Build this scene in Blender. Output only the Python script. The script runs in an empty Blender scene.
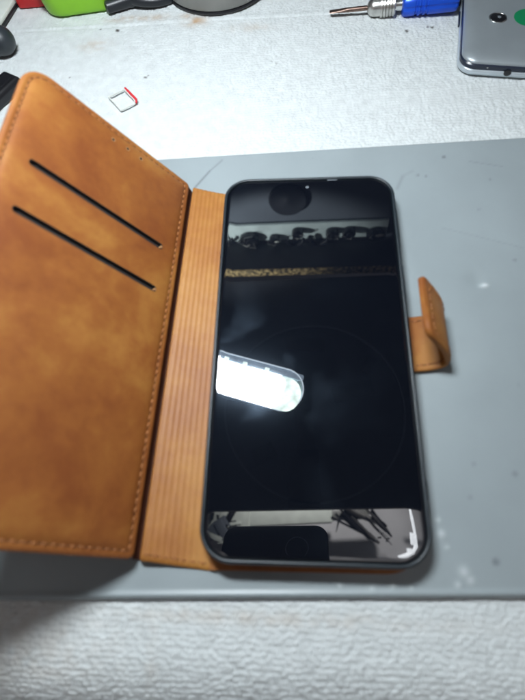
import bpy, math, random
import numpy as np
from mathutils import Vector, Matrix, Euler
random.seed(7); rng = np.random.default_rng(11)
S = 0.001                                   # the script works in millimetres
scn = bpy.context.scene
COL = scn.collection
PI = math.pi

# ------------------------------------------------------------------ materials
def lin(r, g, b):
    f = lambda c: (c/12.92 if c <= .04045 else ((c+.055)/1.055)**2.4)
    return (f(r/255), f(g/255), f(b/255), 1)

def mat(name, col, rough=.5, metal=0, spec=.5, noise=None, bump=None, emit=None, ior=None, coat=0):
    """noise=(scale, amount): mottles the colour; bump=(scale, strength, distance in mm)"""
    m = bpy.data.materials.new(name); m.use_nodes = True
    nt = m.node_tree; b = nt.nodes['Principled BSDF']
    b.inputs['Base Color'].default_value = col
    b.inputs['Roughness'].default_value = rough
    b.inputs['Metallic'].default_value = metal
    b.inputs['Specular IOR Level'].default_value = spec
    b.inputs['Coat Weight'].default_value = coat
    if ior: b.inputs['IOR'].default_value = ior
    tc = nt.nodes.new('ShaderNodeTexCoord')
    if noise:
        n = nt.nodes.new('ShaderNodeTexNoise'); n.inputs['Scale'].default_value = noise[0]; n.inputs['Detail'].default_value = 6
        nt.links.new(tc.outputs['Object'], n.inputs['Vector'])
        r = nt.nodes.new('ShaderNodeValToRGB')
        a = noise[1]
        r.color_ramp.elements[0].position = .3; r.color_ramp.elements[1].position = .7
        r.color_ramp.elements[0].color = tuple(c*(1-a) for c in col[:3])+(1,)
        r.color_ramp.elements[1].color = tuple(min(1, c*(1+a)) for c in col[:3])+(1,)
        nt.links.new(n.outputs['Fac'], r.inputs['Fac']); nt.links.new(r.outputs['Color'], b.inputs['Base Color'])
    if bump:
        n = nt.nodes.new('ShaderNodeTexNoise'); n.inputs['Scale'].default_value = bump[0]; n.inputs['Detail'].default_value = 5
        nt.links.new(tc.outputs['Object'], n.inputs['Vector'])
        bp = nt.nodes.new('ShaderNodeBump'); bp.inputs['Strength'].default_value = bump[1]; bp.inputs['Distance'].default_value = bump[2]*S
        nt.links.new(n.outputs['Fac'], bp.inputs['Height']); nt.links.new(bp.outputs['Normal'], b.inputs['Normal'])
    if emit:
        b.inputs['Emission Color'].default_value = emit[0]; b.inputs['Emission Strength'].default_value = emit[1]
    return m

def leather_mat(name, dark, mid, light, rough=.55):
    m = bpy.data.materials.new(name); m.use_nodes = True
    nt = m.node_tree; N = nt.nodes; Lk = nt.links; b = N['Principled BSDF']
    tc = N.new('ShaderNodeTexCoord')
    n1 = N.new('ShaderNodeTexNoise'); n1.inputs['Scale'].default_value = 31; n1.inputs['Detail'].default_value = 6; n1.inputs['Roughness'].default_value = .52; n1.inputs['Distortion'].default_value = .4
    n2 = N.new('ShaderNodeTexNoise'); n2.inputs['Scale'].default_value = 260; n2.inputs['Detail'].default_value = 4
    Lk.new(tc.outputs['Object'], n1.inputs['Vector']); Lk.new(tc.outputs['Object'], n2.inputs['Vector'])
    mx = N.new('ShaderNodeMath'); mx.operation = 'MULTIPLY_ADD'; mx.inputs[1].default_value = .22
    Lk.new(n2.outputs['Fac'], mx.inputs[0])
    ad = N.new('ShaderNodeMath'); ad.operation = 'ADD'; ad.inputs[1].default_value = -.11
    Lk.new(n1.outputs['Fac'], ad.inputs[0]); Lk.new(ad.outputs[0], mx.inputs[2])
    r = N.new('ShaderNodeValToRGB'); e = r.color_ramp.elements
    e[0].position = .33; e[0].color = dark; e[1].position = .68; e[1].color = light
    k = e.new(.5); k.color = mid
    Lk.new(mx.outputs[0], r.inputs['Fac']); Lk.new(r.outputs['Color'], b.inputs['Base Color'])
    b.inputs['Roughness'].default_value = rough; b.inputs['Specular IOR Level'].default_value = .35
    b.inputs['Sheen Weight'].default_value = .12; b.inputs['Sheen Tint'].default_value = light
    n3 = N.new('ShaderNodeTexNoise'); n3.inputs['Scale'].default_value = 1300; n3.inputs['Detail'].default_value = 3
    n4 = N.new('ShaderNodeTexNoise'); n4.inputs['Scale'].default_value = 90; n4.inputs['Detail'].default_value = 3
    Lk.new(tc.outputs['Object'], n3.inputs['Vector']); Lk.new(tc.outputs['Object'], n4.inputs['Vector'])
    b1 = N.new('ShaderNodeBump'); b1.inputs['Strength'].default_value = .6; b1.inputs['Distance'].default_value = .15*S
    b2 = N.new('ShaderNodeBump'); b2.inputs['Strength'].default_value = .5; b2.inputs['Distance'].default_value = .8*S
    Lk.new(n3.outputs['Fac'], b1.inputs['Height']); Lk.new(n4.outputs['Fac'], b2.inputs['Height'])
    Lk.new(b2.outputs['Normal'], b1.inputs['Normal']); Lk.new(b1.outputs['Normal'], b.inputs['Normal'])
    return m

def attr_mat(name, base, attr_cols, rough, spec, noise, bump, rough_noise=0):
    """base colour mottled, then mixed towards each (attribute, colour)"""
    m = mat(name, base, rough, 0, spec, noise, bump)
    nt = m.node_tree; b = nt.nodes['Principled BSDF']
    src = b.inputs['Base Color'].links[0].from_socket
    for a, c in attr_cols:
        at = nt.nodes.new('ShaderNodeAttribute'); at.attribute_name = a
        mx = nt.nodes.new('ShaderNodeMix'); mx.data_type = 'RGBA'
        nt.links.new(at.outputs['Fac'], mx.inputs['Factor']); nt.links.new(src, mx.inputs['A']); mx.inputs['B'].default_value = c
        src = mx.outputs['Result']
    nt.links.new(src, b.inputs['Base Color'])
    if rough_noise:
        tc = nt.nodes.new('ShaderNodeTexCoord'); n = nt.nodes.new('ShaderNodeTexNoise'); n.inputs['Scale'].default_value = 28; n.inputs['Detail'].default_value = 8
        mr = nt.nodes.new('ShaderNodeMapRange'); mr.inputs['To Min'].default_value = rough-rough_noise; mr.inputs['To Max'].default_value = rough+rough_noise
        nt.links.new(tc.outputs['Object'], n.inputs['Vector']); nt.links.new(n.outputs['Fac'], mr.inputs['Value']); nt.links.new(mr.outputs['Result'], b.inputs['Roughness'])
    return m

def screen_mat():
    m = bpy.data.materials.new('screen_glass'); m.use_nodes = True
    nt = m.node_tree; N = nt.nodes; Lk = nt.links; b = N['Principled BSDF']; out = N['Material Output']
    b.inputs['Base Color'].default_value = (.003, .004, .007, 1); b.inputs['Roughness'].default_value = 0
    b.inputs['IOR'].default_value = 1.95
    g = N.new('ShaderNodeBsdfGlossy'); g.inputs['Roughness'].default_value = .24; g.inputs['Color'].default_value = (.55, .75, 1, 1)
    tc = N.new('ShaderNodeTexCoord')
    n = N.new('ShaderNodeTexNoise'); n.inputs['Scale'].default_value = 32; n.inputs['Detail'].default_value = 3; n.inputs['Distortion'].default_value = .4
    Lk.new(tc.outputs['Object'], n.inputs['Vector'])
    mr = N.new('ShaderNodeMapRange'); mr.inputs['From Min'].default_value = .52; mr.inputs['From Max'].default_value = .74
    mr.inputs['To Min'].default_value = .0003; mr.inputs['To Max'].default_value = .010
    Lk.new(n.outputs['Fac'], mr.inputs['Value'])
    g2 = N.new('ShaderNodeBsdfGlossy'); g2.inputs['Roughness'].default_value = .13; g2.inputs['Color'].default_value = (.6, .78, 1, 1)
    m2 = N.new('ShaderNodeMixShader'); m2.inputs['Fac'].default_value = .0022
    Lk.new(b.outputs['BSDF'], m2.inputs[1]); Lk.new(g2.outputs['BSDF'], m2.inputs[2])
    n5 = N.new('ShaderNodeTexNoise'); n5.inputs['Scale'].default_value = 2600; n5.inputs['Detail'].default_value = 2; Lk.new(tc.outputs['Object'], n5.inputs['Vector'])
    r5 = N.new('ShaderNodeMapRange'); r5.inputs['From Min'].default_value = .72; r5.inputs['From Max'].default_value = .80; r5.inputs['To Max'].default_value = .03; Lk.new(n5.outputs['Fac'], r5.inputs['Value'])
    db = N.new('ShaderNodeBsdfDiffuse'); db.inputs['Color'].default_value = (.5, .5, .5, 1)
    m3 = N.new('ShaderNodeMixShader'); Lk.new(r5.outputs['Result'], m3.inputs['Fac']); Lk.new(m2.outputs['Shader'], m3.inputs[1]); Lk.new(db.outputs['BSDF'], m3.inputs[2])
    mx = N.new('ShaderNodeMixShader'); Lk.new(mr.outputs['Result'], mx.inputs['Fac'])
    Lk.new(m3.outputs['Shader'], mx.inputs[1]); Lk.new(g.outputs['BSDF'], mx.inputs[2]); Lk.new(mx.outputs['Shader'], out.inputs['Surface'])
    return m

M = {}
M['leather'] = leather_mat('tan_leather', (.195, .054, .012, 1), (.26, .087, .018, 1), (.345, .145, .031, 1))
M['spine'] = leather_mat('ribbed_leather', (.275, .098, .021, 1), (.335, .135, .028, 1), (.40, .185, .042, 1), .5)
M['crease'] = mat('crease_shade_brown', (.07, .018, .006, 1), .7, noise=(200, .3))  # shade of the hinge groove, put into the leather colour
M['edge'] = leather_mat('edge_leather', (.22, .072, .02, 1), (.28, .098, .027, 1), (.34, .14, .04, 1))
M['thread'] = mat('tan_thread', (.29, .108, .030, 1), .7, noise=(900, .25))
M['hole'] = mat('needle_hole', (.09, .028, .008, 1), .9)
M['slotdark'] = mat('slot_lining', (.016, .014, .014, 1), .9)
M['slotlip'] = mat('cut_leather_edge', (.40, .20, .08, 1), .7, noise=(600, .2))
M['tpu'] = mat('dark_blue_rubber', (.007, .014, .02, 1), .42, spec=.6, bump=(900, .15, .05))
M['frame'] = mat('dark_frame', (.01, .011, .014, 1), .3)
M['glass'] = screen_mat()
M['lens'] = mat('camera_glass', (.16, .18, .2, 1), .15)
M['chrome'] = mat('bright_metal', (.72, .73, .72, 1), .22, 1, bump=(700, .1, .05))
M['steel'] = mat('knurled_steel', (.62, .61, .58, 1), .3, 1, noise=(300, .15))
M['bit'] = mat('brown_steel', (.25, .17, .14, 1), .35, 1, noise=(400, .3))
M['blue'] = mat('blue_metal', (.012, .085, .62, 1), .3, .35, noise=(80, .1))
M['silver'] = mat('silver_plastic', (.30, .335, .355, 1), .36, .35, noise=(60, .05), bump=(2500, .08, .03))
M['silverframe'] = mat('silver_frame', (.50, .56, .60, 1), .3, .4, noise=(100, .08))
M['band'] = mat('navy_gasket', (.012, .018, .035, 1), .25)
M['black'] = mat('black_plastic', (.008, .008, .010, 1), .32, bump=(600, .1, .05))
M['green_logo'] = mat('green_print', (.005, .20, .075, 1), .4)
M['lime'] = mat('lime_plastic', (.23, .52, .018, 1), .42, noise=(40, .08), bump=(300, .15, .1))
M['red'] = mat('red_plastic', (.50, .010, .012, 1), .4, noise=(50, .15))
M['grey_rubber'] = mat('grey_rubber', (.022, .027, .032, 1), .42, bump=(900, .2, .1), noise=(120, .15))
M['pale'] = mat('pale_grey_plastic', (.62, .66, .60, 1), .5, noise=(60, .08))
M['greydisc'] = mat('grey_plastic', (.17, .17, .158, 1), .35, noise=(90, .1), bump=(300, .1, .1))
M['cable'] = mat('black_cable', (.012, .014, .018, 1), .38, bump=(800, .2, .1))
M['redtip'] = mat('red_seal', (.62, .03, .04, 1), .45)
M['traymetal'] = mat('tray_metal', (.62, .64, .60, 1), .4, .1)
M['mat'] = attr_mat('grey_bench_mat', (.272, .312, .326, 1), (('speck', (.05, .055, .06, 1)), ('pale_bump', (.75, .78, .8, 1))), .42, .5, (26, .06), (700, .08, .06), .10)
M['towel'] = attr_mat('white_terry', (.62, .65, .65, 1), (('stain', (.42, .27, .15, 1)), ('speck', (.05, .04, .035, 1))), .95, .1, (180, .07), (2200, .8, .5))

# ------------------------------------------------------------------ mesh tools
class MB:
    def __init__(self): self.v = []; self.f = []; self.m = []
    def add(self, vs, fs, mi=0):
        o = len(self.v); self.v += [tuple(p) for p in vs]; self.f += [tuple(i+o for i in q) for q in fs]; self.m += [mi]*len(fs); return self
    def loft(self, rings, cap0=True, cap1=True, mi=0, closed=True, mis=None):
        n = len(rings[0]); vs = [p for r in rings for p in r]; base = len(self.v)
        self.v += [tuple(p) for p in vs]
        for i in range(len(rings)-1):
            for j in range(n if closed else n-1):
                k = (j+1) % n
                self.f.append((base+i*n+j, base+i*n+k, base+(i+1)*n+k, base+(i+1)*n+j)); self.m.append(mis[i] if mis else mi)
        if cap0: self.f.append(tuple(base+j for j in reversed(range(n)))); self.m.append(mis[0] if mis else mi)
        if cap1: self.f.append(tuple(base+(len(rings)-1)*n+j for j in range(n))); self.m.append(mis[-1] if mis else mi)
        return self
    def tube(self, path, r, n=10, mi=0):
        P = [Vector(p) for p in path]; rings = []
        rr = r if isinstance(r, (list, tuple)) else [r]*len(P)
        up = None
        for i, p in enumerate(P):
            t = (P[min(i+1, len(P)-1)]-P[max(i-1, 0)]).normalized()
            if up is None:
                up = Vector((0, 0, 1)) if abs(t.z) < .9 else Vector((1, 0, 0))
            a = t.cross(up).normalized(); b = a.cross(t).normalized(); up = b
            rings.append([p+(a*math.cos(2*PI*k/n)+b*math.sin(2*PI*k/n))*rr[i] for k in range(n)])
        return self.loft(rings, mi=mi)
    def build(self, name, mats, parent=None, smooth=True, auto=40):
        me = bpy.data.meshes.new(name)
        off = Vector((0, 0, 0)) if parent is None else OFF.get(parent.name, Vector((0, 0, 0)))
        me.from_pydata([tuple((Vector(p)-off)*S) for p in self.v], [], self.f)
        for m in (mats if isinstance(mats, (list, tuple)) else [mats]): me.materials.append(m)
        me.polygons.foreach_set('material_index', self.m)
        me.update()
        import bmesh
        bm = bmesh.new(); bm.from_mesh(me); bmesh.ops.recalc_face_normals(bm, faces=bm.faces); bm.to_mesh(me); bm.free()
        if smooth:
            me.polygons.foreach_set('use_smooth', [True]*len(me.polygons))
            try: me.set_sharp_from_angle(angle=math.radians(auto))
            except Exception: pass
        o = bpy.data.objects.new(name, me); COL.objects.link(o)
        if parent:
            o.parent = parent
            OFF[o.name] = off
        return o

OFF = {}
def tag(o, label, cat=None, group=None, kind=None):
    if label: o['label'] = label
    if cat: o['category'] = cat
    if group: o['group'] = group
    if kind: o['kind'] = kind
    return o
def thing(name, label, cat, at=(0, 0, 0), group=None):
    o = bpy.data.objects.new(name, None); COL.objects.link(o); o.empty_display_size = .01
    o.location = Vector(at)*S; OFF[o.name] = Vector(at)
    return tag(o, label, cat, group)

def rr(x0, x1, y0, y1, r, seg=8, edge=1):
    """rounded rectangle outline; r = one radius or four (x1y1, x0y1, x0y0, x1y0)"""
    r4 = r if isinstance(r, (list, tuple)) else (r,)*4
    cs = [(x1, y1, -1, -1, 0), (x0, y1, 1, -1, 90), (x0, y0, 1, 1, 180), (x1, y0, -1, 1, 270)]
    pts = []
    for (cx, cy, sx, sy, a0), q in zip(cs, r4):
        q = max(q, .02)
        for k in range(seg+1):
            a = math.radians(a0+90*k/seg)
            pts.append((cx+sx*q+q*math.cos(a), cy+sy*q+q*math.sin(a)))
    if edge > 1:
        out = []
        for i, p in enumerate(pts):
            out.append(p)
            if (i+1) % (seg+1) == 0:
                n = pts[(i+1) % len(pts)]
                for k in range(1, edge): out.append((p[0]+(n[0]-p[0])*k/edge, p[1]+(n[1]-p[1])*k/edge))
        pts = out
    return pts
def inset_rr(x0, x1, y0, y1, r, d, seg=8, edge=1):
    r4 = r if isinstance(r, (list, tuple)) else (r,)*4
    return rr(x0+d, x1-d, y0+d, y1-d, [max(q-d, .15) for q in r4], seg, edge)
def slab(mb, x0, x1, y0, y1, r, prof, T=None, seg=8, mi=0, mis=None, cap0=True, cap1=True, edge=1):
    """prof: list of (inset, z); T maps (x, y, z) to the place"""
    T = T or (lambda x, y, z: (x, y, z))
    rings = [[T(x, y, z) for x, y in inset_rr(x0, x1, y0, y1, r, d, seg, edge)] for d, z in prof]
    return mb.loft(rings, cap0, cap1, mi, mis=mis)
def bevprof(z0, z1, b):
    return [(b, z0), (.3*b, z0+.3*b), (0, z0+b), (0, z1-b), (.3*b, z1-.3*b), (b, z1)]
def frame_of(o, ang=0, tilt=None):
    R_ = Euler((0, 0, math.radians(ang))).to_matrix() if tilt is None else tilt
    o_ = Vector(o)
    return lambda x, y, z: tuple(o_+R_ @ Vector((x, y, z)))
def lathe(mb, prof, T, n=28, mi=0, mod=None, mis=None):
    """prof: (along x, radius)"""
    rings = []
    for i, (x, r) in enumerate(prof):
        ring = []
        for k in range(n):
            a = 2*PI*k/n
            q = r*(mod(a, x) if mod else 1)
            ring.append(T(x, q*math.cos(a), q*math.sin(a)))
        rings.append(ring)
    return mb.loft(rings, mi=mi, mis=mis)

# ------------------------------------------------------------------ camera
cam = bpy.data.cameras.new('camera'); co = bpy.data.objects.new('camera', cam); COL.objects.link(co); scn.camera = co
co.location = Vector((-5.980, -79.100, 181.247))*S
co.rotation_euler = (0.408492, 0.0669959, 0.0265144)
cam.sensor_fit = 'AUTO'; cam.sensor_width = 10.0; cam.lens = 461.8255/700*10.0
cam.clip_start = .002; cam.clip_end = 20
cam.dof.use_dof = True; cam.dof.focus_distance = .315; cam.dof.aperture_fstop = 2.5
CR = Euler(co.rotation_euler).to_matrix(); CL = Vector((-5.980, -79.100, 181.247))

# ------------------------------------------------------------------ towel
def value_noise(x, y, sc, seed):
    r = np.random.default_rng(seed); g = r.random((256, 256))
    u = x/sc; v = y/sc; i = np.floor(u).astype(int); j = np.floor(v).astype(int); a = u-i; b = v-j
    a = a*a*(3-2*a); b = b*b*(3-2*b)
    G = lambda p, q: g[p % 256, q % 256]
    return (G(i, j)*(1-a)+G(i+1, j)*a)*(1-b)+(G(i, j+1)*(1-a)+G(i+1, j+1)*a)*b-.5

def grid_mesh(name, X, Y, Z, material, attrs):
    ny, nx = X.shape
    me = bpy.data.meshes.new(name); nv = nx*ny; nf = (nx-1)*(ny-1)
    me.vertices.add(nv)
    me.vertices.foreach_set('co', (np.stack([X, Y, Z], -1).reshape(-1)*S).astype(np.float32))
    idx = np.arange(nv).reshape(ny, nx)
    q = np.stack([idx[:-1, :-1], idx[:-1, 1:], idx[1:, 1:], idx[1:, :-1]], -1).reshape(-1)
    me.loops.add(nf*4); me.loops.foreach_set('vertex_index', q.astype(np.int32))
    me.polygons.add(nf); me.polygons.foreach_set('loop_start', np.arange(0, nf*4, 4, dtype=np.int32))
    me.update(calc_edges=True); me.validate()
    me.polygons.foreach_set('use_smooth', np.ones(nf, dtype=bool))
    for k, a in attrs.items():
        at = me.attributes.new(k, 'FLOAT', 'POINT'); at.data.foreach_set('value', a.reshape(-1).astype(np.float32))
    me.materials.append(material)
    o = bpy.data.objects.new(name, me); COL.objects.link(o); return o

def make_towel():
    xs = np.concatenate([np.arange(-420, -220, 8), np.arange(-220, 145, .5), np.arange(145, 400, 8)])
    ys = np.concatenate([np.arange(-200, -140, 3), np.arange(-140, -86, .45), np.arange(-86, 96, 4), np.arange(96, 268, .5), np.arange(268, 404, 6)])
    X, Y = np.meshgrid(xs, ys)
    # loops of the terry pile: jittered cells, each an elongated tuft
    px, py = 1.8, 1.85
    r2 = np.random.default_rng(5); n = 512
    jx, jy, ja, jh = r2.random((n, n))-.5, r2.random((n, n))-.5, r2.random((n, n)), r2.random((n, n))
    wx = X+.9*value_noise(X, Y, 14, 3); wy = Y+1.6*value_noise(X, Y, 42, 4)
    ci = np.floor(wx/px).astype(int); cj = np.floor(wy/py).astype(int)
    H = np.zeros_like(X)
    for di in (-1, 0, 1):
        for dj in (-1, 0, 1):
            i = ci+di; j = cj+dj; a, b = i % n, j % n
            cx = (i+.5+.5*(j % 2)-.25+.7*jx[a, b])*px; cy = (j+.5+.55*jy[a, b])*py
            th = (ja[a, b]-.5)*.9; c_, s_ = np.cos(th), np.sin(th)
            dx, dy = wx-cx, wy-cy; u = (dx*c_+dy*s_)/1.0; v = (-dx*s_+dy*c_)/.85
            H = np.maximum(H, np.sqrt(np.clip(1-u*u-v*v, 0, 1))*(.5+.5*jh[a, b]))
    pile = .5+.12*value_noise(X, Y, 22, 8)+.2*np.clip((-97-Y)/20, 0, 1)
    # flat woven border running across, and a stitched seam further up
    yb = Y-(138.5+.066*(X+86))
    band = 1/(1+np.exp((np.abs(yb)-5.5)/.7))
    rib = .10*np.sin(2*PI*(yb+.4*value_noise(X, Y, 9, 21))/1.9)*np.clip(.6+1.2*value_noise(X, Y, 16, 22), 0, 1)
    Z = -1.0+pile*H*(1-.65*band)+band*(rib+.05)
    Z += .18*np.exp(-(yb-7.5)**2/3)
    ys_ = Y-(224.5+.009*(X+197)+.8*value_noise(X, Y, 40, 31))
    Z += -.45*np.exp(-ys_**2/.7)+.3*np.exp(-(ys_-2)**2/2.2)
    Z += .34*value_noise(X*2.0, Y*.5, 2.0, 71)*np.clip((Y-90)/20, .35, 1)
    Z += .5*value_noise(X, Y, 34, 12)+.25*value_noise(X, Y, 9, 13)
    # keep it under the mat
    lim = -.02
    Z = np.where((Y > -101) & (Y < 117) & (X > -170), np.minimum(Z, lim), Z)
    # the front edge rolls down over the bench
    r = 24; y0 = -112
    d = np.clip(y0-Y, 0, None); ang = np.minimum(d/r, 1.45)
    Yn = np.where(d > 0, y0-r*np.sin(ang)-np.clip(d/r-1.45, 0, None)*r*.12, Y)
    Zn = np.where(d > 0, Z-r*(1-np.cos(ang))-np.clip(d/r-1.45, 0, None)*r, Z)
    stain = np.zeros_like(X); speck = np.zeros_like(X)
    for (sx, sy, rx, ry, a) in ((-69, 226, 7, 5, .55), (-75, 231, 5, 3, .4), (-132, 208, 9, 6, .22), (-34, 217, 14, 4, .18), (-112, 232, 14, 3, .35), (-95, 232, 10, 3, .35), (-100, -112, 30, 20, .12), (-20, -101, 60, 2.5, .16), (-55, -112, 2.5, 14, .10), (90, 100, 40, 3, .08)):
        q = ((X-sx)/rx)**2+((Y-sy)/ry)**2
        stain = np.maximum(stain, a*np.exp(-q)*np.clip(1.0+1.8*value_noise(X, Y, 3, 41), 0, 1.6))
    for (sx, sy, rd, a) in ((-118.6, 221, 1.3, .95), (-94.6, 175.9, 1.1, .7), (-93.2, 177.6, .7, .6), (-130, 223, .8, .7), (-141.7, 179, .8, .6), (60.2, 205.6, 1.2, .9), (72.7, 208.3, .9, .7), (75, 207.6, 1.1, .9), (-20, 185, .7, .35), (-14, 190, .6, .35), (-17, 183, .8, .3), (20, 170, .5, .3), (-60, 200, .5, .3)):
        q = ((X-sx)**2+(Y-sy)**2)/rd**2
        speck = np.maximum(speck, a*np.exp(-q**2))
    t = grid_mesh('towel', X, Yn, Zn, M['towel'], {'stain': stain, 'speck': speck})
    return tag(t, 'white terry towel with small stains, spread over the bench under everything', 'towel')
make_towel()

# ------------------------------------------------------------------ grey mat
def make_bench_mat():
    a = math.radians(2.06); ca, sa = math.cos(a), math.sin(a)
    L0, L1, W0, W1 = -135, 225, 0, 206
    # local axes: origin at the lower edge below x=0
    us = np.unique(np.concatenate([[L0, L0+.5, L0+1.2], np.arange(L0+1.8, L1, .9), [L1-.4, L1]]))
    vs = np.unique(np.concatenate([[0, .25, .6, 1., 1.5, 2.1, 2.8, 3.6, 4.4], np.arange(5.2, W1-1.2, .9), [W1-1, W1-.5, W1]]))
    U, V = np.meshgrid(us, vs)
    e = np.minimum(np.minimum(U-L0, L1-U), np.minimum(V, W1-V))
    Z = 1.8-1.5*np.clip(1-e/1.2, 0, 1)**2
    wav = .5*value_noise(U, V, 60, 51)+.10*value_noise(U, V, 17, 52)
    Z += wav*np.clip(e/12, 0, 1)
    # slightly curled front lip
    Z += .6*np.exp(-((V-1.7)/.8)**2)
    X = U*ca-V*sa; Y = -94.55+U*sa+V*ca
    dd = np.hypot(X-75.0, Y-29.5)                      # a dent right of the clasp
    Z += -.7*np.exp(-((X-73)**2+(Y-32)**2)/14)+.75*np.exp(-((X-76)**2/3.5+(Y-28.8)**2/1.6))
    pale_bump = .75*np.exp(-((X-76)**2/2.+(Y-28.8)**2/.8)); speck = np.zeros_like(X)  # highlight on the dent's raised spot, painted pale into the colour
    for (x, y, rd, h) in ((44.6, -67.9, .8, .3), (45.4, -72.6, 1.2, .5), (46.6, -76.8, .7, .3), (51.3, -84.5, 1.6, .35), (53, -87, 1.3, .3), (48.7, -88.6, .9, .4), (9, -90, .8, .4), (20, -90.5, .7, .3), (27, -89.5, .9, .4), (33, -90, .6, .3)):
        g = np.exp(-((X-x)**2+(Y-y)**2)/rd**2); Z += h*g; pale_bump = np.maximum(pale_bump, .38*g)  # small raised spots, tinted paler as well
    for (x, y, rd, k) in ((68.2, 103.4, 1.0, .8), (54.3, 92.2, .8, .55), (58.1, 91.4, .8, .55), (62.4, -81.1, 1.3, .7), (74.2, -51.4, 1.1, .5), (91.2, 41.7, .9, .5), (88, 88, .8, .4), (60, -48, .8, .35), (57, -60, .9, .3), (80, 70, .7, .3)):
        speck = np.maximum(speck, .7*k*np.exp(-(((X-x)**2+(Y-y)**2)/rd**2)**2))
    for (x0, y0, x1, y1, w, k) in ((-57, 88, -50, 99, .5, .6), (-50, 99, -44, 106, .5, .35), (43.5, 84, 47, 92, .8, .22), (47, 92, 52, 95, .8, .12), (80, 100, 95, 96, .4, .2), (62, 60, 96, 48, .4, .12)):
        dx, dy = x1-x0, y1-y0; t = np.clip(((X-x0)*dx+(Y-y0)*dy)/(dx*dx+dy*dy), 0, 1)
        d = np.hypot(X-x0-t*dx, Y-y0-t*dy); speck = np.maximum(speck, k*np.exp(-(d/w)**2))
    # loose grain
    sp = np.clip(value_noise(X, Y, 1.3, 61)-.475, 0, 1)*14*np.clip(value_noise(X, Y, 22, 62)+.2, 0, 1)
    speck = np.maximum(speck, np.clip(sp, 0, .35))
    o = grid_mesh('bench_mat', X, Y, Z, M['mat'], {'speck': speck, 'pale_bump': pale_bump})
    return tag(o, 'grey plastic work mat with a small dent, under the tan wallet case', 'mat')
make_bench_mat()

# ------------------------------------------------------------------ tan wallet case
case = thing('wallet_phone_case', 'open tan leather wallet case with raised flap and card slots, on the grey mat', 'phone case', (0, 0, 2))
PH = math.radians(52)
HA = Vector((-62, -83.8, 8)); HB = Vector((-57.2, 84.7, 8))
Hd = (HB-HA).normalized(); FL = (HB-HA).length
Wd = Vector((-math.cos(PH), .05, math.sin(PH)))
Nn = Wd.cross(Hd).normalized()
if Nn.x < 0: Nn = -Nn
def FT(w, h, n): return tuple(HA+Wd*w+Hd*h+Nn*n)
FW = 80.0; FR = (10, 2.5, 2.5, 10)      # order: (w1,h1),(w0,h1),(w0,h0),(w1,h0)
mb = MB()
prof = [(3, -3.6), (1.2, -3.6), (.35, -3.25), (0, -2.5), (0, -1.5), (.25, -.8), (.9, -.42), (1.7, -.34), (2.2, -.50), (2.7, -.62), (3.2, -.42), (4.0, -.08), (5.2, .14), (7.5, .3), (12, .4), (20, .42)]
slab(mb, 0, FW, 0, FL, FR, prof, FT, seg=8, mis=[1]*6+[0]*9, edge=10)
flap = mb.build('front_flap', [M['leather'], M['edge'], M['slotdark']], case)
# slots and speaker holes cut for real
def capsule(c, half, r, axis_ang=0, n=10):
    pts = []
    for k in range(n+1):
        a = -PI/2+PI*k/n; pts.append((half+r*math.cos(a), r*math.sin(a)))
    for k in range(n+1):
        a = PI/2+PI*k/n; pts.append((-half+r*math.cos(a), r*math.sin(a)))
    ca, sa = math.cos(axis_ang), math.sin(axis_ang)
    return [(c[0]+x*ca-y*sa, c[1]+x*sa+y*ca) for x, y in pts]
SLOTS = [((39.6, 125.5), 28.2, 1.45, .028), ((39.6, 104.3), 28.6, 1.45, .028)]
HOLES = [(42.0, 160.6), (35.0, 161.3), (28.2, 161.3)]
def cut(target, shapes, depth):
    mc = MB()
    for pts in shapes:
        mc.loft([[FT(w, h, -depth) for w, h in pts], [FT(w, h, 2.0) for w, h in pts]])
    c = mc.build('cutter', M['slotdark'], case, smooth=False)
    md = target.modifiers.new('cut', 'BOOLEAN'); md.object = c; md.operation = 'DIFFERENCE'; md.solver = 'EXACT'
    dg = bpy.context.evaluated_depsgraph_get(); dg.update()
    new = bpy.data.meshes.new_from_object(target.evaluated_get(dg))
    target.modifiers.clear(); target.data = new
    bpy.data.objects.remove(c)
bpy.context.view_layer.update()
cut(flap, [capsule(c, hf, r, a) for c, hf, r, a in SLOTS]+[capsule(c, .01, 1.0) for c in HOLES], 1.6)
for c, hf, r, a in SLOTS:
    mb = MB()
    po = capsule(c, hf-.02, r-.03, a); pi_ = capsule(c, hf-.02, r-.25, a)
    mb.loft([[FT(w, h, -1.5) for w, h in po], [FT(w, h, .30) for w, h in po], [FT(w, h, .30) for w, h in pi_], [FT(w, h, -1.3) for w, h in pi_]], mis=[0, 1, 0])
    mb.build('card_slot', [M['slotdark'], M['slotdark']], flap)
    # the worn pale end of the slot next to the hinge
    mb = MB(); ew = c[0]-hf*math.cos(a)-.3; eh = c[1]-hf*math.sin(a)
    mb.loft([[FT(w, h, -.9) for w, h in capsule((ew-.5, eh), .01, .55)], [FT(w, h, .38) for w, h in capsule((ew-.5, eh), .01, .55)], [FT(w, h, .48) for w, h in capsule((ew-.5, eh), .01, .35)]])
    mb.build('slot_end', M['slotlip'], flap)
for c in HOLES:
    mb = MB(); po = capsule(c, .01, .97); pi_ = capsule(c, .01, .62)
    mb.loft([[FT(w, h, -1.5) for w, h in po], [FT(w, h, .40) for w, h in po], [FT(w, h, .40) for w, h in pi_], [FT(w, h, -1.2) for w, h in pi_]], mis=[0, 1, 0])
    mb.build('speaker_hole', [M['slotdark'], M['slotlip']], flap)
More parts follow.
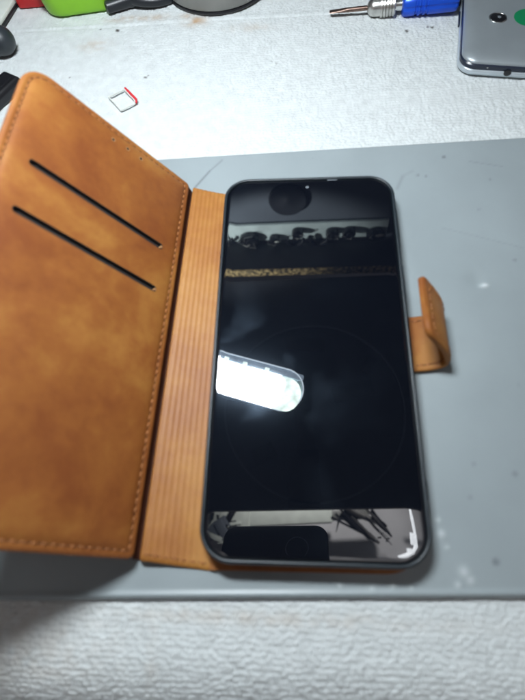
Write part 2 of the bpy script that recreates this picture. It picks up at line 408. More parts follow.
# stitching round the flap
def stitches(path, T, pitch, ln, r, name, parent, closed=True, zs=0, holes=True):
    mb = MB(); pts = [Vector((p[0], p[1], 0)) for p in path]
    if closed: pts.append(pts[0])
    seg = [(pts[i+1]-pts[i]).length for i in range(len(pts)-1)]; tot = sum(seg)
    def at(s):
        s = max(0, min(s, tot-1e-4))
        for i, q in enumerate(seg):
            if s <= q: return pts[i]+(pts[i+1]-pts[i])*(s/q if q else 0)
            s -= q
        return pts[-1]
    n = int(tot/pitch)
    for k in range(n):
        s = (k+.5)*tot/n; a, b = at(s-ln/2), at(s+ln/2); d = (b-a)
        if d.length < .3: continue
        d.normalize(); nn = Vector((-d.y, d.x, 0))*.12*random.uniform(.3, 1.5)
        P = [a-nn, a*.75+b*.25-nn*.4, (a+b)/2, a*.25+b*.75+nn*.4, b+nn]
        hz = [-.30, .02, .12, .02, -.30]
        mb.tube([T(p.x, p.y, zs+z) for p, z in zip(P, hz)], [r*.7, r, r*1.05, r, r*.7], 6)
        if holes:
            for p in (a-d*.35, b+d*.35):
                mb.loft([[T(p.x+.32*math.cos(t*PI/3), p.y+.32*math.sin(t*PI/3), zs+z) for t in range(6)] for z in (-.5, -.02)], mi=1)
    return mb.build(name, [M['thread'], M['hole']], parent)
stitches(inset_rr(0, FW, 0, FL, FR, 2.7, 8, 1), FT, 3.1, 1.9, .38, 'stitching', flap, zs=-.5)

# ribbed spine between the flap and the tray
S0a, S0b = Vector((-63.6, -83.7, 0)), Vector((-58.8, 84.7, 0))
S1a, S1b = Vector((-36.5, -86.7, 0)), Vector((-36.0, 82.0, 0))
def spz(s):
    z = 3.3+4.1*max(0, 1-s/.95)**1.5
    if s > .09: z += .065*math.sin(2*PI*(s-.09)*27.0/2.35)*min(1, (s-.09)*20)*(1 if s < .93 else 0)
    z -= 3.6*math.exp(-((s-.055)/.035)**2)
    return z
def spine_pt(s, t, dz=0):
    p = (S0a.lerp(S0b, t)).lerp(S1a.lerp(S1b, t), s)
    e = min(t, 1-t)*169
    rnd = -.8*max(0, 1-e/1.5)**2
    return (p.x, p.y, spz(s)+rnd+dz)
NS, NT = 150, 60
ts = [0, .003, .006, .01, .015]+[.02+.96*i/(NT-1) for i in range(NT)]+[.985, .99, .994, .997, 1]
rows = []
for t in ts:
    top = [spine_pt(i/NS, t) for i in range(NS+1)]
    bot = [(p[0], p[1], max(2.1, 1.3+4.1*max(0, 1-(1-i/NS)/.95)**1.5)) for i, p in enumerate(reversed(top))]
    bot = [(p[0], p[1], max(2.05, min(b[2], p[2]-.5))) for p, b in zip(reversed(top), bot)]
    rows.append(top+bot)
mb = MB(); mb.loft(rows)
nring = len(rows[0])
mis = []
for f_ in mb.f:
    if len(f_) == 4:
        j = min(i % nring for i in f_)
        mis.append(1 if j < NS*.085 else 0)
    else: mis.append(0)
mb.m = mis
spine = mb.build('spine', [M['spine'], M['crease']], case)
def sp_T(x, y, z):   # x: along s in mm, y: along t in mm
    s = min(max(x/27.0, 0), 1); t = min(max(y/169, 0), 1)
    p = spine_pt(s, t); return (p[0], p[1], p[2]+z)
stitches([(3.2, 2.2), (26, 2.2)], sp_T, 3.0, 1.8, .32, 'stitching', spine, closed=False, zs=.02)

# leather back cover under the phone
mb = MB(); slab(mb, -36.4, 40.0, -86.5, 83.0, (9, .5, .5, 15), bevprof(2.0, 4.0, .6), lambda x, y, z: (x, y+.009*(x+36), z))
mb.build('back_cover', [M['edge']], case)

# clasp tab: strap that leaves the cover and curls back over
path = [(40.5, 3.4), (44, 3.3), (47.3, 3.5), (50.3, 4.0), (52.6, 5.2), (53.5, 7.5), (52.9, 10.5), (51.2, 14), (48.8, 17.3), (46.2, 20.3), (43.4, 23.2), (41.8, 24.9)]
P = [Vector((x, 0, z)) for x, z in path]
sub = []
for i in range(len(P)-1):
    for k in range(4): 
        t = k/4; a = P[max(i-1, 0)]; b = P[i]; c = P[i+1]; d = P[min(i+2, len(P)-1)]
        sub.append(.5*((2*b)+(c-a)*t+(2*a-5*b+4*c-d)*t*t+(3*b-a-3*c+d)*t**3))
sub.append(P[-1])
tl = [0]
for i in range(1, len(sub)): tl.append(tl[-1]+(sub[i]-sub[i-1]).length)
TT = tl[-1]
def tab_ring(i):
    p = sub[i]; t = (sub[min(i+1, len(sub)-1)]-sub[max(i-1, 0)]).normalized(); nrm = Vector((-t.z, 0, t.x))   # up side of the strap
    s = tl[i]; yc = .15+7.9*(s/TT)**1.6
    hw = 12.3+.4*s/TT
    e = TT-s; R_ = 3.2
    if e < R_: hw -= R_-math.sqrt(max(R_*R_-(R_-e)**2, 0))
    th = 1.0+.35*min(1, max(0, (s-14)/8)); th *= 1 if e > .6 else .6
    prof_ = [(-1, 0), (-.985, .7), (-.94, .97), (-.85, 1), (-.80, .9), (-.76, 1), (0, 1.06), (.76, 1), (.80, .9), (.85, 1), (.94, .97), (.985, .7), (1, 0), (.985, -.7), (.94, -1), (0, -1.04), (-.94, -1), (-.985, -.7)]
    return [tuple(p+Vector((0, yc+hw*a, 0))+nrm*(th*b)) for a, b in prof_], (p, nrm, yc, hw, th)
rings = []; info = []
for i in range(len(sub)):
    r_, f_ = tab_ring(i); rings.append(r_); info.append(f_)
mb = MB(); mb.loft(rings)
tab = mb.build('clasp_tab', [M['leather']], case, auto=60)
def tab_T(x, y, z):  # x along the strap, y = -1..1 times 10
    s = min(max(x, 0), TT); i = max(k for k in range(len(tl)) if tl[k] <= s+1e-6); i = min(i, len(sub)-2)
    f_ = (s-tl[i])/(tl[i+1]-tl[i]); A_, B_ = info[i], info[i+1]
    p = A_[0].lerp(B_[0], f_); n_ = A_[1].lerp(B_[1], f_); yc = A_[2]*(1-f_)+B_[2]*f_; hw = A_[3]*(1-f_)+B_[3]*f_; th = A_[4]*(1-f_)+B_[4]*f_
    return tuple(p+Vector((0, yc+hw*y/10, 0))+n_*(th*.98+z if z > -5 else -th*.98-(z+10)))
stitches([(2, -8.0), (TT-5, -8.0)], tab_T, 3.0, 1.8, .34, 'stitching', tab, closed=False)
stitches([(2, 8.0), (TT-5, 8.0)], tab_T, 3.0, 1.8, .34, 'stitching', tab, closed=False)
stitches([(16, -8.0), (TT-5, -8.0), (TT-3.5, -5.5), (TT-3.5, 5.5), (TT-5, 8), (16, 8)], lambda x, y, z: tab_T(x, y, -10-z), 3.0, 1.8, .34, 'stitching', tab, closed=False, holes=False)

# soft rubber tray that grips the phone
mb = MB()
BX, BY, BR = 39.5, 83.5, 11.5
outer = [(1.5, 4.05), (.5, 4.3), (0, 5.2), (-.05, 8), (0, 10.6), (.15, 11.35), (.4, 11.75), (.8, 11.9), (1.2, 11.88), (1.5, 11.65), (1.6, 11.3), (1.65, 10.2)]
slab(mb, -BX, BX, -BY-.7, BY, BR, outer, seg=14, cap0=True, cap1=False)
tray = mb.build('rubber_tray', [M['tpu']], case)
for (y0, y1) in ((18, 36), (44, 66), (-62.5, -54.5)):
    mb = MB(); slab(mb, y0, y1, 6.0, 9.6, 1.7, [(0, 0), (0, .45), (.4, .8), (.9, .9)], lambda x, y, z: (BX-.1+z, x, y)); mb.build('button_cover', [M['tpu']], tray)

# ------------------------------------------------------------------ the black phone
phone = thing('smartphone', 'black smartphone with a dark mirroring screen, set in the tan wallet case', 'smartphone', (0, 0, 4.3))
mb = MB(); slab(mb, -37.8, 37.8, -82.5, 81.8, 9.8, bevprof(4.3, 11.0, .8), seg=12); mb.build('body', [M['frame']], phone)
mb = MB(); slab(mb, -37.7, 37.7, -82.3, 81.7, 9.7, [(0, 10.9), (0, 11.05), (.10, 11.16), (.30, 11.26), (.6, 11.325), (1.0, 11.355), (1.5, 11.36)], seg=16)
scr = mb.build('screen', [M['glass']], phone, auto=60)
mb = MB(); T = frame_of((-.5, 77.6, 11.36))
mb.loft([[T(.75*q*math.cos(2*PI*k/20), .75*q*math.sin(2*PI*k/20), z) for k in range(20)] for q, z in ((1, -.02), (1, .02), (.7, .05))]); mb.build('front_camera', [M['lens']], phone)
mb = MB(); slab(mb, 8.8, 13.6, 81.2, 81.7, .22, [(0, 11.2), (0, 11.5), (.05, 11.52)]); mb.build('earpiece', [M['lens']], phone)

# ------------------------------------------------------------------ SIM tray
t = thing('sim_tray', 'small open sim card tray with a red end on the white towel', 'sim tray', (-106, 156, -.2))
c0 = Vector((-114.2, 158.6, .3)); U_ = Vector((8.9, 6.2, 0)); V_ = Vector((9.6, -12.0, 0))
def TT_(u, v, z): return tuple(c0+U_*u+V_*v+Vector((0, 0, z)))
ou = [(0, 0), (1, 0), (1, .84), (.86, 1), (0, 1)]
cen = (.5, .5)
def ring2(q, z): return [TT_(cen[0]+(u-cen[0])*q, cen[1]+(v-cen[1])*q, z) for u, v in ou]
mb = MB(); mb.loft([ring2(1, 0), ring2(1, .5), ring2(.875, .5), ring2(.875, 0), ring2(1, 0)], False, False); mb.build('tray_frame', [M['traymetal']], t, smooth=False)
mb = MB()
mb.tube([TT_(1.06, -.02, .5), TT_(1.06, .42, .6), TT_(1.06, .84, .6), TT_(.93, 1.0, .5)], [.5, .75, .75, .4], 8)
mb.build('red_end', [M['redtip']], t)

# ------------------------------------------------------------------ precision screwdriver
sd = thing('precision_screwdriver', 'blue handled precision screwdriver with a silver chuck, lying beside the silver phone', 'screwdriver', (60, 222.5, 0))
T = frame_of((15.0, 222.6, 2.4), tilt=Euler((0, math.radians(-3.5), math.radians(-1.2))).to_matrix())
mb = MB()
sq = lambda a, x: 1
rings = []
for x, w, h in ((0, 1.5, .35), (2, 1.7, .45), (8, 1.5, 1.0), (11, 1.3, 1.3), (25, 1.3, 1.3)):
    rings.append([T(x, w*math.cos(2*PI*k/16), h*math.sin(2*PI*k/16)) for k in range(16)])
mb.loft(rings); mb.build('bit', [M['bit']], sd)
mb = MB(); pr = [(22.5, 1.4), (23, 2.2), (24.5, 3.6), (26, 4.0), (30, 4.1)]
x = 30
for k in range(5): pr += [(x, 4.5), (x+1.1, 4.7), (x+1.5, 4.1), (x+1.7, 4.1)]; x += 1.75
pr += [(x+.2, 3.6)]
pr = [(a, b*1.22) for a, b in pr]
lathe(mb, pr, T, 40, mod=lambda a, x: 1+.035*(math.sin(20*a) if 30 < x < 38.5 else 0)); mb.build('chuck', [M['steel']], sd)
mb = MB(); lathe(mb, [(38.6, 2.6), (38.8, 3.1), (42.6, 3.1), (43.6, 3.3)], T, 24); mb.build('collar', [M['chrome']], sd)
mb = MB(); pr = [(a, b*1.24) for a, b in [(42.6, 2.6), (43.2, 4.6), (44.4, 5.2), (50, 5.2), (50.4, 4.75), (51.4, 4.75), (51.8, 5.25), (53, 5.25), (53.4, 4.75), (54.4, 4.75), (54.8, 5.25), (56, 5.25), (56.4, 4.75), (57.4, 4.75), (57.8, 5.25), (73, 5.2), (74.2, 4.9), (74.8, 4.2), (75, 2.4)]]
lathe(mb, pr, T, 48, mod=lambda a, x: 1-.15*max(0, math.cos(6*a+.4))**4); mb.build('handle', [M['blue']], sd)

# ------------------------------------------------------------------ silver phone
sp = thing('silver_phone', 'silver phone lying face down, with an oval camera and a round green mark', 'phone', (84.6, 168.5, 0))
T = frame_of((82.6, 165.0, .1), -9.8)
W_, H_ = 76, 150
mb = MB(); slab(mb, 0, W_, 0, H_, 9, [(1.6, 0), (.6, .3), (.1, 1.0), (0, 1.8), (.15, 2.8), (.6, 3.3), (1.1, 3.4)], T, seg=12); mb.build('frame', [M['silverframe']], sp)
mb = MB(); slab(mb, 0, W_, 0, H_, 9, [(1.2, 3.3), (.6, 3.6), (.5, 5.6), (1.1, 6.2)], T, seg=12); mb.build('gasket', [M['band']], sp)
mb = MB(); slab(mb, 0, W_, 0, H_, 9.5, [(1.4, 6.0), (1.15, 6.2), (1.2, 6.5), (1.5, 7.0), (2.4, 7.7), (3.8, 8.4), (5.6, 8.85), (8, 9.05), (12, 9.15)], T, seg=12); mb.build('back_cover', [M['silver']], sp)
# camera lens block
cx, cy = 18.8, 36.0
mb = MB(); slab(mb, cx-4.9, cx+4.9, cy-4.4, cy+4.4, 4.3, [(0, 9.0), (0, 9.5), (.25, 9.75), (.7, 9.8), (.9, 9.6)], T, seg=10); ring_ = mb.build('camera_rim', [M['chrome']], sp)
mb = MB(); slab(mb, cx-4.1, cx+4.1, cy-3.6, cy+3.6, 3.5, [(0, 9.5), (0, 9.75), (.3, 9.85)], T, seg=10); mb.build('camera_lens', [M['black']], ring_)
mb = MB(); mb.loft([[T(cx+.6+1.0*q*math.cos(2*PI*k/18), cy+1.0*q*math.sin(2*PI*k/18), z) for k in range(18)] for q, z in ((1, 9.84), (1, 9.95), (.7, 10.0))]); mb.build('camera_glass', [M['lens']], ring_)
gx, gy = 35.0, 38.0
mb = MB(); mb.loft([[T(gx+7.6*q*math.cos(2*PI*k/40), gy+7.6*q*math.sin(2*PI*k/40), z) for k in range(40)] for q, z in ((1, 9.1), (1, 9.19), (.98, 9.2))]); mb.build('round_emblem', [M['green_logo']], sp)
mb = MB(); mb.loft([[T(26.2+1.9*q*math.cos(2*PI*k/20), y, 3.0+1.7*q*math.sin(2*PI*k/20)) for k in range(20)] for q, y in ((1, 1.2), (1, -.1), (.9, -.15))]); mb.build('headphone_jack', [M['black']], sp)
mb = MB(); T2 = T; mb.loft([[T(15.2+.45*q*math.cos(2*PI*k/12), y, 4.9+.4*q*math.sin(2*PI*k/12)) for k in range(12)] for q, y in ((1, .9), (1, .45), (.7, .35))]); mb.build('microphone', [M['chrome']], sp)
for y0 in (38, 58):
    mb = MB(); slab(mb, y0, y0+13, 1.4, 3.4, .9, [(0, 0), (0, .5), (.3, .8)], lambda x, y, z: T(.1-z, x, y)); mb.build('side_button', [M['band']], sp)

# ------------------------------------------------------------------ small things along the top
# lime green plastic body
def puff(name, x0, x1, y0, y1, r, z1, T, m, label, cat, base):
    mb = MB(); b = min(6, z1*.4)
    pr = [(3, 0), (1.2, .4), (.3, 1.6), (0, 3.2)]+[(b*(1-math.cos(a)), z1-b+b*math.sin(a)) for a in [k*PI/12 for k in range(7)]]
    slab(mb, x0, x1, y0, y1, r, pr, T, seg=10); o = mb.build(name, m)
    return tag(o, label, cat)
lime = thing('lime_plastic_tray', 'lime green rounded plastic tray between the red block and the black cable', 'tray', (-145, 245, 0))
T = frame_of((-159.5, 235.4, -.3), 8)
mb = MB(); slab(mb, -9, 43, -1, 40, 13, [(4, 0), (2, .3), (.8, 1.2), (.2, 3), (-.6, 9), (-1.5, 17), (-1.5, 18.2), (-.6, 18.8), (.6, 18.8), (1.3, 18), (2, 9), (4, 3), (8, 2)], T, seg=12); mb.build('tray_shell', [M['lime']], lime)
mb = MB(); slab(mb, -10.8, 44.8, -2.8, 41.8, 14.8, [(0, 15.6), (-.5, 15.8), (-.5, 16.6), (0, 16.8)], T, seg=12, cap0=False, cap1=False); mb.build('rim_bead', [M['lime']], lime)
# red block
mb = MB(); T = frame_of((-190, 249.0, -.3), 3)
slab(mb, 0, 30, -1.5, 22, 2, bevprof(0, 16, 1.2), T); slab(mb, 3, 27, 1.5, 19, 2, [(0, 15.9), (0, 17.2), (.6, 17.8)], T)
o = mb.build('red_plastic_block', [M['red']]); tag(o, 'red plastic block at the back, behind the pale panel and the lime tray', 'block')
# pale panel at the corner
pp = thing('pale_grey_panel', 'pale grey plastic panel with a dark edge in the far left corner', 'panel', (-215, 245, 0))
T = frame_of((-199.2, 224.0, .2), 80.0)
mb = MB(); slab(mb, -18, 60, -2.6, 70, 2, bevprof(1.2, 4.2, .5), T); mb.build('panel_face', [M['pale']], pp)
mb = MB(); slab(mb, -18.8, 60.8, -3.6, 70.8, 2.4, bevprof(0, 1.8, .4), T); mb.build('dark_edge', [M['black']], pp)
# black coiled cable
ca = thing('black_cable_coil', 'black cable wound in a loose coil, lying between the lime tray and the grey disc', 'cable', (-102, 255, 0))
mb = MB()
for k, (cx, cy, a, b, z, ph) in enumerate(((-101, 260, 21, 19, 3.2, .2), (-100, 259.5, 20, 16.5, 8.6, .9), (-102, 262, 16.5, 17, 5.4, 2.0), (-99, 261, 14, 13.5, 10.5, 3.1))):
    mb.tube([(cx+a*math.cos(t*2*PI/60+ph), cy+b*math.sin(t*2*PI/60+ph), z+1.2*math.sin(t*2*PI/30+k)) for t in range(60)], 3.1, 12)
mb.build('coil', [M['cable']], ca)
mb = MB(); T = frame_of((-121, 240.0, 3.6), 25)
lathe(mb, [(-1, 2), (0, 3.6), (14, 4.0), (15, 4.4), (18, 4.4), (19, 3)], lambda x, y, z: T(x-6, y, z), 24); mb.build('plug', [M['cable']], ca)
# grey disc
gd = thing('grey_round_tin', 'grey round tin with a dark bottom edge, right of the black cable', 'tin', (-58, 263, 0))
def disc(prof, mi=None):
    mb = MB(); mb.loft([[(-56.5+1.12*r*math.cos(2*PI*k/72), 264+1.12*r*math.sin(2*PI*k/72), z) for k in range(72)] for r, z in prof]); return mb
disc([(29, -.2), (31, .1), (31.4, .8), (31.2, 1.6), (30.5, 1.9)]).build('dark_base', [M['black']], gd)
disc([(30.4, 1.8), (30.9, 2.4), (31, 9.5), (30.6, 10.3), (29.6, 10.8), (27, 10.8), (26.2, 10.4), (10, 10.4)]).build('tin_body', [M['greydisc']], gd)
# grey rubber knob
kn = thing('grey_rubber_knob', 'dark grey round-ended rubber knob at the left edge, on the towel', 'knob', (-195, 209, 0))
T = frame_of((-178.0, 202.6, 7.6), 176)
mb = MB(); R_ = 8.2
pr = [(R_*(1-math.cos(a)), max(R_*math.sin(a), .05)) for a in [k*PI/24 for k in range(1, 12)]]+[(9, 8.3), (13, 8.3), (15, 8.0), (16, 7.2)]
lathe(mb, [(0, .15)]+pr, T, 36); mb.build('knob_head', [M['grey_rubber']], kn)
mb = MB(); lathe(mb, [(15.6, 5.2), (16, 5.6), (36, 5.0), (37, 4)], T, 28); mb.build('knob_stem', [M['grey_rubber']], kn)
# black plug end
bp_ = thing('black_usb_stick', 'black usb stick at the left edge, beside the corner of the tan flap', 'usb stick', (-180, 175, 0))
T = frame_of((-178.2, 178.4, -.2), -30)
mb = MB(); slab(mb, -.5, 13.5, -40, .0, 2.2, [(.6, 0), (.1, .5), (0, 1.2), (0, 4.2), (.9, 6.2), (1.8, 6.9), (2.6, 7.0)], T, seg=6); mb.build('stick_body', [M['black']], bp_)
mb = MB(); slab(mb, 3.2, 9.8, -34, -3, .8, [(0, 6.9), (0, 7.1), (.3, 7.25)], T, seg=4); mb.build('label_plate', [M['black']], bp_)

# ------------------------------------------------------------------ what hangs above the bench and shows only as a mirror image in the screen
M['slabblack'] = mat('blue_black_board', (.028, .034, .046, 1), .6, noise=(14, .35))
M['tape'] = mat('black_tape', (.005, .005, .006, 1), .5)
M['osb'] = mat('chipboard', (.30, .215, .10, 1), .8, noise=(210, .95), bump=(250, .8, 1.5))
for e_, p_ in zip(M['osb'].node_tree.nodes['Color Ramp'].color_ramp.elements, (.37, .66)): e_.position = p_
M['wallm'] = mat('dark_wall', (.11, .125, .15, 1), .7, noise=(8, .12))
M['railm'] = mat('pale_rail', (.52, .60, .60, 1), .5, noise=(40, .15))
M['ceil'] = mat('ceiling_paint', (.62, .61, .62, 1), .8, noise=(9, .12))
M['led'] = mat('lit_led_panel', (.9, .95, 1, 1), .5, emit=((.88, .95, 1.0, 1), 140))
M['housing'] = mat('lamp_housing', (.42, .48, .52, 1), .25, .2)
M['clear'] = mat('lamp_cover_rim', (.5, .6, .66, 1), .15)
M['led2'] = mat('lit_white_strip', (.9, .92, .95, 1), .5, emit=((.9, .95, 1, 1), 5), noise=(60, .3), bump=(200, 1, 3))
# LED lamp
lamp = thing('led_work_lamp', 'long round-ended led work lamp hanging over the bench, mirrored bright in the phone screen', 'lamp', (-50, 78, 285))
LT0 = frame_of((1.2, 62.8, 285), tilt=(Matrix.Rotation(math.radians(164), 3, 'Z') @ Matrix.Rotation(math.radians(2), 3, 'X')))
LT = lambda x, y, z: LT0(x*.94, y*.97, z)
LL, LW = 130, 24.0
mb = MB(); slab(mb, 0, LL, -LW, LW, LW-.1, [(3.4, 1.5), (2.6, -.2), (1.2, -.6), (0, .4), (0, 9), (3, 13), (8, 14)], LT, seg=16); mb.build('housing', [M['housing']], lamp)
mb = MB(); slab(mb, 21, LL-3, -LW+10.5, LW-1.2, (3, 9, 9, 3), [(0, 1.0), (0, -1.6), (1.2, -2.0)], LT, seg=14); mb.build('led_panel', [M['led']], lamp)
M['led3'] = mat('dim_led_cover', (.8, .92, .9, 1), .5, emit=((.80, .97, .90, 1), 6.5), noise=(200, .4), bump=(220, 1, 1.5))
for n_ in [M['led3'].node_tree]:
    b_ = n_.nodes['Principled BSDF']; tx = n_.nodes.new('ShaderNodeTexVoronoi'); tx.inputs['Scale'].default_value = 140
    tcc = n_.nodes.new('ShaderNodeTexCoord'); mr_ = n_.nodes.new('ShaderNodeMapRange'); mr_.inputs['To Min'].default_value = 14; mr_.inputs['To Max'].default_value = 6
    n_.links.new(tcc.outputs['Object'], tx.inputs['Vector']); n_.links.new(tx.outputs['Distance'], mr_.inputs['Value']); n_.links.new(mr_.outputs['Result'], b_.inputs['Emission Strength'])
mb = MB(); slab(mb, 2.6, 29.6, -LW+10.5, LW-1.2, (1, 17, 17, 1), [(0, 1.2), (0, -1.6), (.9, -2.0)], LT, seg=14); mb.build('end_diffuser', [M['led3']], lamp)
M['glow'] = mat('lit_clear_cover', (.5, .6, .7, 1), .3, emit=((.62, .78, 1, 1), 1.6), noise=(90, .5))
mb = MB(); slab(mb, 5, LL-2, -LW+3.2, -LW+10.0, 2.5, [(0, 1.0), (0, -1.0), (.6, -1.4)], LT, seg=8); mb.build('clear_cover', [M['glow']], lamp)
M['glow2'] = mat('lit_cover_rim', (.6, .7, .8, 1), .3, emit=((.75, .88, 1, 1), 5.0))
mb = MB(); slab(mb, .6, LL-1, -LW+.8, LW-.6, LW-1, [(0, 0), (0, -1.4), (1.3, -1.6), (1.3, 0)], LT, seg=16, cap0=False, cap1=False); mb.build('cover_rim', [M['glow2']], lamp)
for x in (44, 70, 92):
    mb = MB(); slab(mb, x, x+5, -LW+6, -LW+11.5, .8, [(0, .5), (0, -2.2), (.4, -2.5)], LT); mb.build('clip', [M['led3']], lamp)
mb = MB(); mb.tube([LT(110, 0, 12), LT(112, 0, 40), LT(125, 10, 80), LT(140, 20, 140), LT(145, 25, 210)], 5, 14); mb.build('gooseneck', [M['black']], lamp)
# board over the bench
bd = thing('overhead_board', 'blue-black board fixed over the bench, mirrored as the dark middle of the phone screen', 'board', (0, 150, 500))
mb = MB(); slab(mb, -420, 420, -31, 338, 3, bevprof(502, 532, 1.5), lambda x, y, z: (x, y+.03*x, z)); mb.build('panel', [M['slabblack']], bd)
mb = MB()
ring_pts = [[(20+(135+dr)*math.cos(2*PI*k/90), 112+(135+dr)*math.sin(2*PI*k/90), z) for k in range(90)] for dr, z in ((-1.5, 503), (-1.5, 500.5), (1.5, 500.5), (1.5, 503))]
mb.loft(ring_pts, False, False); mb.build('round_rim', [M['wallm']], bd)
for (x, y, a, l, w) in ((8, 216, -6, 60, 22), (80, 138, 14, 62, 24), (6, 74, 95, 70, 26), (4, 10, 90, 80, 44), (-54, 44, 25, 34, 24), (105, 180, 60, 30, 16)):
    mb = MB(); T = frame_of((x, y, 500.2), a); slab(mb, -l/2, l/2, -w/2, w/2, 1, [(0, 1.9), (0, .8), (.6, .3)], T); mb.build('tape_patch', [M['tape']], bd)
sh = thing('chipboard_shelf', 'raw chipboard shelf with its front edge mirrored across the upper phone screen', 'shelf', (0, 370, 490))
mb = MB(); slab(mb, -430, 430, 343.5, 347, .3, bevprof(484, 500, .3), lambda x, y, z: (x, y+.01*x, z)); mb.build('raw_edge', [M['osb']], sh)
mb = MB(); slab(mb, -430, 430, 347.2, 401, .8, bevprof(483.5, 500, .5), lambda x, y, z: (x, y+.01*x, z)); mb.build('board', [M['tape']], sh)  # shaded underside of the chipboard, painted black
mb = MB(); slab(mb, -420, 146, 402.5, 408, .8, bevprof(440, 480, .8), lambda x, y, z: (x, y, z-.02*x))
o = mb.build('tool_rail', [M['railm']]); tag(o, 'pale rail under the chipboard shelf with black tools on it, mirrored in the screen', 'rail')
# things on the rail
def rail_tool(name, label, cat, x, z, kind, sc=1):
    sc *= .82
    t = thing(name, label, cat, (x, 398, z))
    if kind == 'pliers':
        for sgn in (-1, 1):
            mb = MB(); mb.tube([(x+sgn*1*sc, 396, z+10*sc), (x+sgn*5*sc, 394, z+2*sc), (x+sgn*12*sc, 393, z-6*sc), (x+sgn*13*sc, 393, z-15*sc)], [2.6*sc, 3.4*sc, 3.6*sc, 2.6*sc], 10); mb.build('grip', [M['black']], t)
        mb = MB(); mb.tube([(x, 396, z+6*sc), (x, 396, z+14*sc), (x, 396, z+22*sc)], [4*sc, 3.6*sc, 1.2*sc], 10); mb.build('jaw', [M['steel']], t)
    else:
        T = frame_of((x, 395, z), tilt=Euler((math.radians(90), 0, 0)).to_matrix())
        mb = MB(); mb.loft([[T(r*sc*math.cos(2*PI*k/24), r*sc*.72*math.sin(2*PI*k/24), zz) for k in range(24)] for r, zz in ((10, -7), (11.5, -5), (12, 4), (10.5, 7), (6, 7.4))]); mb.build('spool_body', [M['black']], t)
        mb = MB(); mb.loft([[T(r*sc*math.cos(2*PI*k/24)+sc*2.2, r*sc*.6*math.sin(2*PI*k/24)-sc*1.5, zz+.16*r*math.cos(2*PI*k/24+x)) for k in range(24)] for r, zz in ((5.6, 7.4), (5.6, 8.6), (4.6, 8.6), (4.4, 7.4))]); mb.build('spool_ring', [M['cable']], t)
        mb = MB()
        for q in range(4):
            a_ = random.uniform(0, 2*PI); r0 = random.uniform(4, 8)*sc; r1 = r0+random.uniform(3, 9)*sc
            mb.tube([T(r0*math.cos(a_), .7*r0*math.sin(a_), 8), T(r1*math.cos(a_+.5), .7*r1*math.sin(a_+.5), 9), T(r1*1.1*math.cos(a_+1.1), .7*r1*math.sin(a_+1.1), 6)], [1.1*sc, .8*sc, .5*sc], 6)
        mb.build('wire_end', [M['steel']], t)
rail_tool('wire_spool', 'widest black wire spool towards the left on the mirrored rail', 'spool', -85, 467, 'spool', 1.7)
rail_tool('wire_spool', 'small black wire spool on the mirrored rail, between the widest spool and the pliers', 'spool', -42, 469, 'spool', .9)
rail_tool('pliers', 'black pliers hanging lowest at the middle of the mirrored rail', 'pliers', -6, 482, 'pliers', 1.25)
rail_tool('wire_spool', 'black wire spool right above the lowest pliers on the mirrored rail', 'spool', -3, 454, 'spool', 1.0)
rail_tool('pliers', 'black pliers right of the lowest pliers on the mirrored rail', 'pliers', 33, 480, 'pliers', 1.4)
rail_tool('wire_spool', 'first black wire spool right of the pliers on the mirrored rail', 'spool', 54, 456, 'spool', 1.05)
rail_tool('wire_spool', 'second black wire spool right of the pliers on the mirrored rail', 'spool', 82, 455, 'spool', 1.1)
rail_tool('wire_spool', 'black wire spool at the far right end of the mirrored rail', 'spool', 126, 461, 'spool', 1.6)
rail_tool('pliers', 'black pliers at the far left of the mirrored rail', 'pliers', -124, 474, 'pliers', .9)
mb = MB(); slab(mb, -520, 520, 0, 640, 2, [(0, 0), (0, 12)], lambda x, y, z: (x, 410+z, y-100))
o = mb.build('back_wall', [M['wallm']]); tag(o, 'dark grey wall behind the bench, mirrored at the top of the phone screen', 'wall')
o_ = thing('wall_speaker', 'round black speaker on the dark wall, mirrored beside the front camera of the phone', 'speaker', (-18, 408, 388))
T = frame_of((-18, 409.5, 388), tilt=Euler((math.radians(90), 0, 0)).to_matrix())
mb = MB(); mb.loft([[T(.62*r*math.cos(2*PI*k/48), .70*r*math.sin(2*PI*k/48), z) for k in range(48)] for r, z in ((47, 0), (48, 3), (46, 6), (42, 6), (38, 5.6), (8, 5.2), (7, 5.6), (5, 5.8))]); mb.build('cone', [mat('charcoal_plastic', (.02, .022, .028, 1), .6)], o_)
# ceiling and bits hanging from it
mb = MB(); slab(mb, -900, 900, -900, 700, 4, [(0, 1000), (0, 1012)]); o = mb.build('ceiling', [M['ceil']]); tag(o, None, kind='structure')
mb = MB(); slab(mb, -260, 70, -40, -6, 2, bevprof(880, 925, 3), lambda x, y, z: (x, y+.06*(x+95), z)); slab(mb, -150, -110, -44, -2, 2, bevprof(876, 929, 2), lambda x, y, z: (x, y+.06*(x+95), z))
o = mb.build('cable_trunking', [M['pale']]); tag(o, 'pale cable trunking under the ceiling, mirrored at the lower edge of the screen', 'trunking')
mb = MB(); T = frame_of((-190, -52, 870), 35); slab(mb, -55, 40, -14, 14, 3, bevprof(0, 22, 3), T); slab(mb, 10, 30, -34, 10, 3, bevprof(-3, 10, 2), T)
o = mb.build('dark_bracket', [M['wallm']]); tag(o, 'dark metal bracket under the ceiling, mirrored at the lower left of the screen', 'bracket')
tb = thing('hanging_tool_bundle', 'bundle of thin black and steel rods hanging under the ceiling, mirrored low in the screen', 'tool bundle', (140, -35, 870))
r_ = random.Random(4)
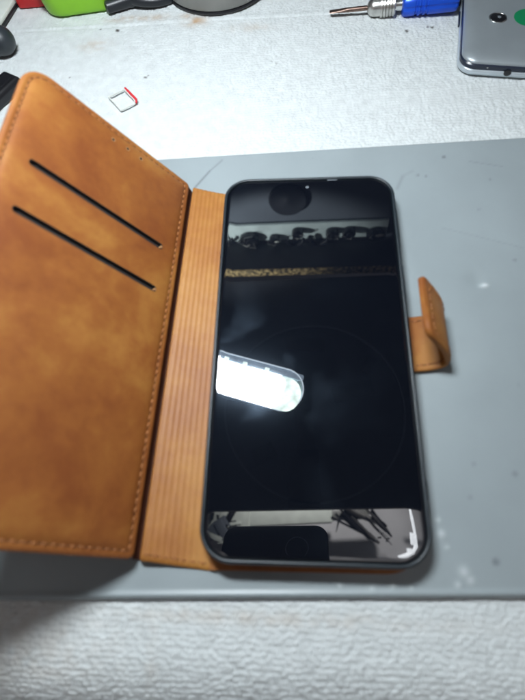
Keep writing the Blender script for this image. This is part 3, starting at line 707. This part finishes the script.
for k in range(16):
    a = math.radians(-40+r_.uniform(-16, 16)); L_ = r_.uniform(30, 105); cx_ = 142+r_.uniform(-34, 30); cy_ = -34+r_.uniform(-16, 20); rad = r_.choice((1.2, 1.8, 2.5, 4.5, 7))
    z_ = 868+r_.uniform(-10, 14); dx, dy = math.cos(a)*L_/2, math.sin(a)*L_/2
    mb = MB(); mb.tube([(cx_-dx, cy_-dy, z_), (cx_-dx*.3, cy_-dy*.3+r_.uniform(-2, 2), z_+2), (cx_+dx*.5, cy_+dy*.5, z_), (cx_+dx, cy_+dy, z_-3)], [rad, rad, rad*.9, rad*.35], 8)
    mb.build('rod', [M['black'] if k % 3 else M['steel']], tb)
for k in range(5):
    x_, y_ = 175+r_.uniform(-14, 12), -60+r_.uniform(-8, 10)
    mb = MB(); slab(mb, x_-3, x_+3, y_-1.6, y_+1.6, .6, bevprof(856, 862, .5)); mb.build('clamp', [M['chrome']], tb)
cl = thing('paper_clutter', 'white and dark scraps mirrored in the lower left corner of the phone screen', 'scraps', (-180, -45, 880))
for k in range(12):
    T = frame_of((-185+r_.uniform(-30, 40), -42+r_.uniform(-36, 26), 866+k*.8), r_.uniform(0, 180)); l_, w_ = r_.uniform(14, 44), r_.uniform(5, 16)
    mb = MB(); slab(mb, -l_/2, l_/2, -w_/2, w_/2, .8, bevprof(0, .7, .2), T); mb.build('scrap', [M['pale'] if k % 2 else M['tape']], cl)
mb = MB(); mb.tube([(84, -20, 880), (80, -34, 872), (75, -50, 866)], [2.6, 1.8, .6], 8); o = mb.build('wire_end', [M['black']]); tag(o, 'short black pointed wire end mirrored between the camera phone and the cables', 'wire')
mb = MB(); slab(mb, 66, 150, -26, -4, 2, bevprof(890, 915, 2), lambda x, y, z: (x, y+.06*(x-66), z)); o = mb.build('grey_duct', [M['greydisc']]); tag(o, 'short grey duct under the ceiling, right of the pale trunking', 'duct')
mb = MB(); mb.tube([(241, 8, 900), (245, -20, 900), (249, -50, 900), (248, -72, 900), (240, -86, 900), (224, -94, 900), (206, -96, 900)], [2.5, 4, 3.2, 5, 4, 6.5, 3], 8)
slab(mb, 236, 248, -70, -46, 1, bevprof(896, 903, 1)); slab(mb, 226, 244, -92, -78, 1, bevprof(896, 903, 1)); slab(mb, 200, 246, 6, 10, 1, bevprof(893, 903, 1))
o = mb.build('light_strip', [M['led2']]); tag(o, 'bent white light strip mirrored in the lower right corner of the screen', 'light strip')
# the phone that takes the picture, mirrored at the lower edge of the screen
cp = thing('camera_phone', 'black phone held over the bench, mirrored at the lower edge of the screen', 'phone', tuple(CL+CR @ Vector((0, -60, 4))))
CT = lambda x, y, z: tuple(CL+CR @ Vector((x, y, z)))
mb = MB(); slab(mb, -52.5, 21.5, -142, 16.5, 9, bevprof(.6, 9, 1.0), CT, seg=10); mb.build('body', [M['tape']], cp)
mb = MB(); mb.loft([[CT(r*math.cos(2*PI*k/48), r*math.sin(2*PI*k/48), z) for k in range(48)] for r, z in ((8.1, .65), (8.0, .35), (7.5, .35), (7.4, .65))], False, False); mb.build('lens_ring', [mat('dim_metal_ring', (.16, .18, .22, 1), .4, .6)], cp)

# ------------------------------------------------------------------ light
w = bpy.data.worlds.new('World'); scn.world = w; w.use_nodes = True
bg = w.node_tree.nodes['Background']; bg.inputs['Color'].default_value = (1.0, .93, .95, 1); bg.inputs['Strength'].default_value = .145
def spot(name, loc, to, power, ang, rad=20, col=(1, 1, 1)):
    l = bpy.data.lights.new(name, 'SPOT'); l.energy = power; l.spot_size = math.radians(ang); l.spot_blend = .6; l.shadow_soft_size = rad*S; l.color = col
    o = bpy.data.objects.new(name, l); COL.objects.link(o); o.location = Vector(loc)*S
    o.rotation_euler = (Vector(to)-Vector(loc)).to_track_quat('-Z', 'Y').to_euler(); return o
spot('added_rail_spot', (-330, 150, 380), (-40, 402, 465), 40, 30, 12, (.92, 1, 1))  # added lamp that brightens the mirrored rail and shelf edge, no known fixture
spot('added_ceiling_spot', (60, 230, 580), (30, -60, 1000), 34, 70, 20)  # added uplight above the board, only to brighten the mirrored ceiling

scn.view_settings.view_transform = 'Standard'; scn.view_settings.look = 'None'; scn.view_settings.exposure = .08; scn.view_settings.gamma = 1
scn.render.film_transparent = False
scn.cycles.max_bounces = 8
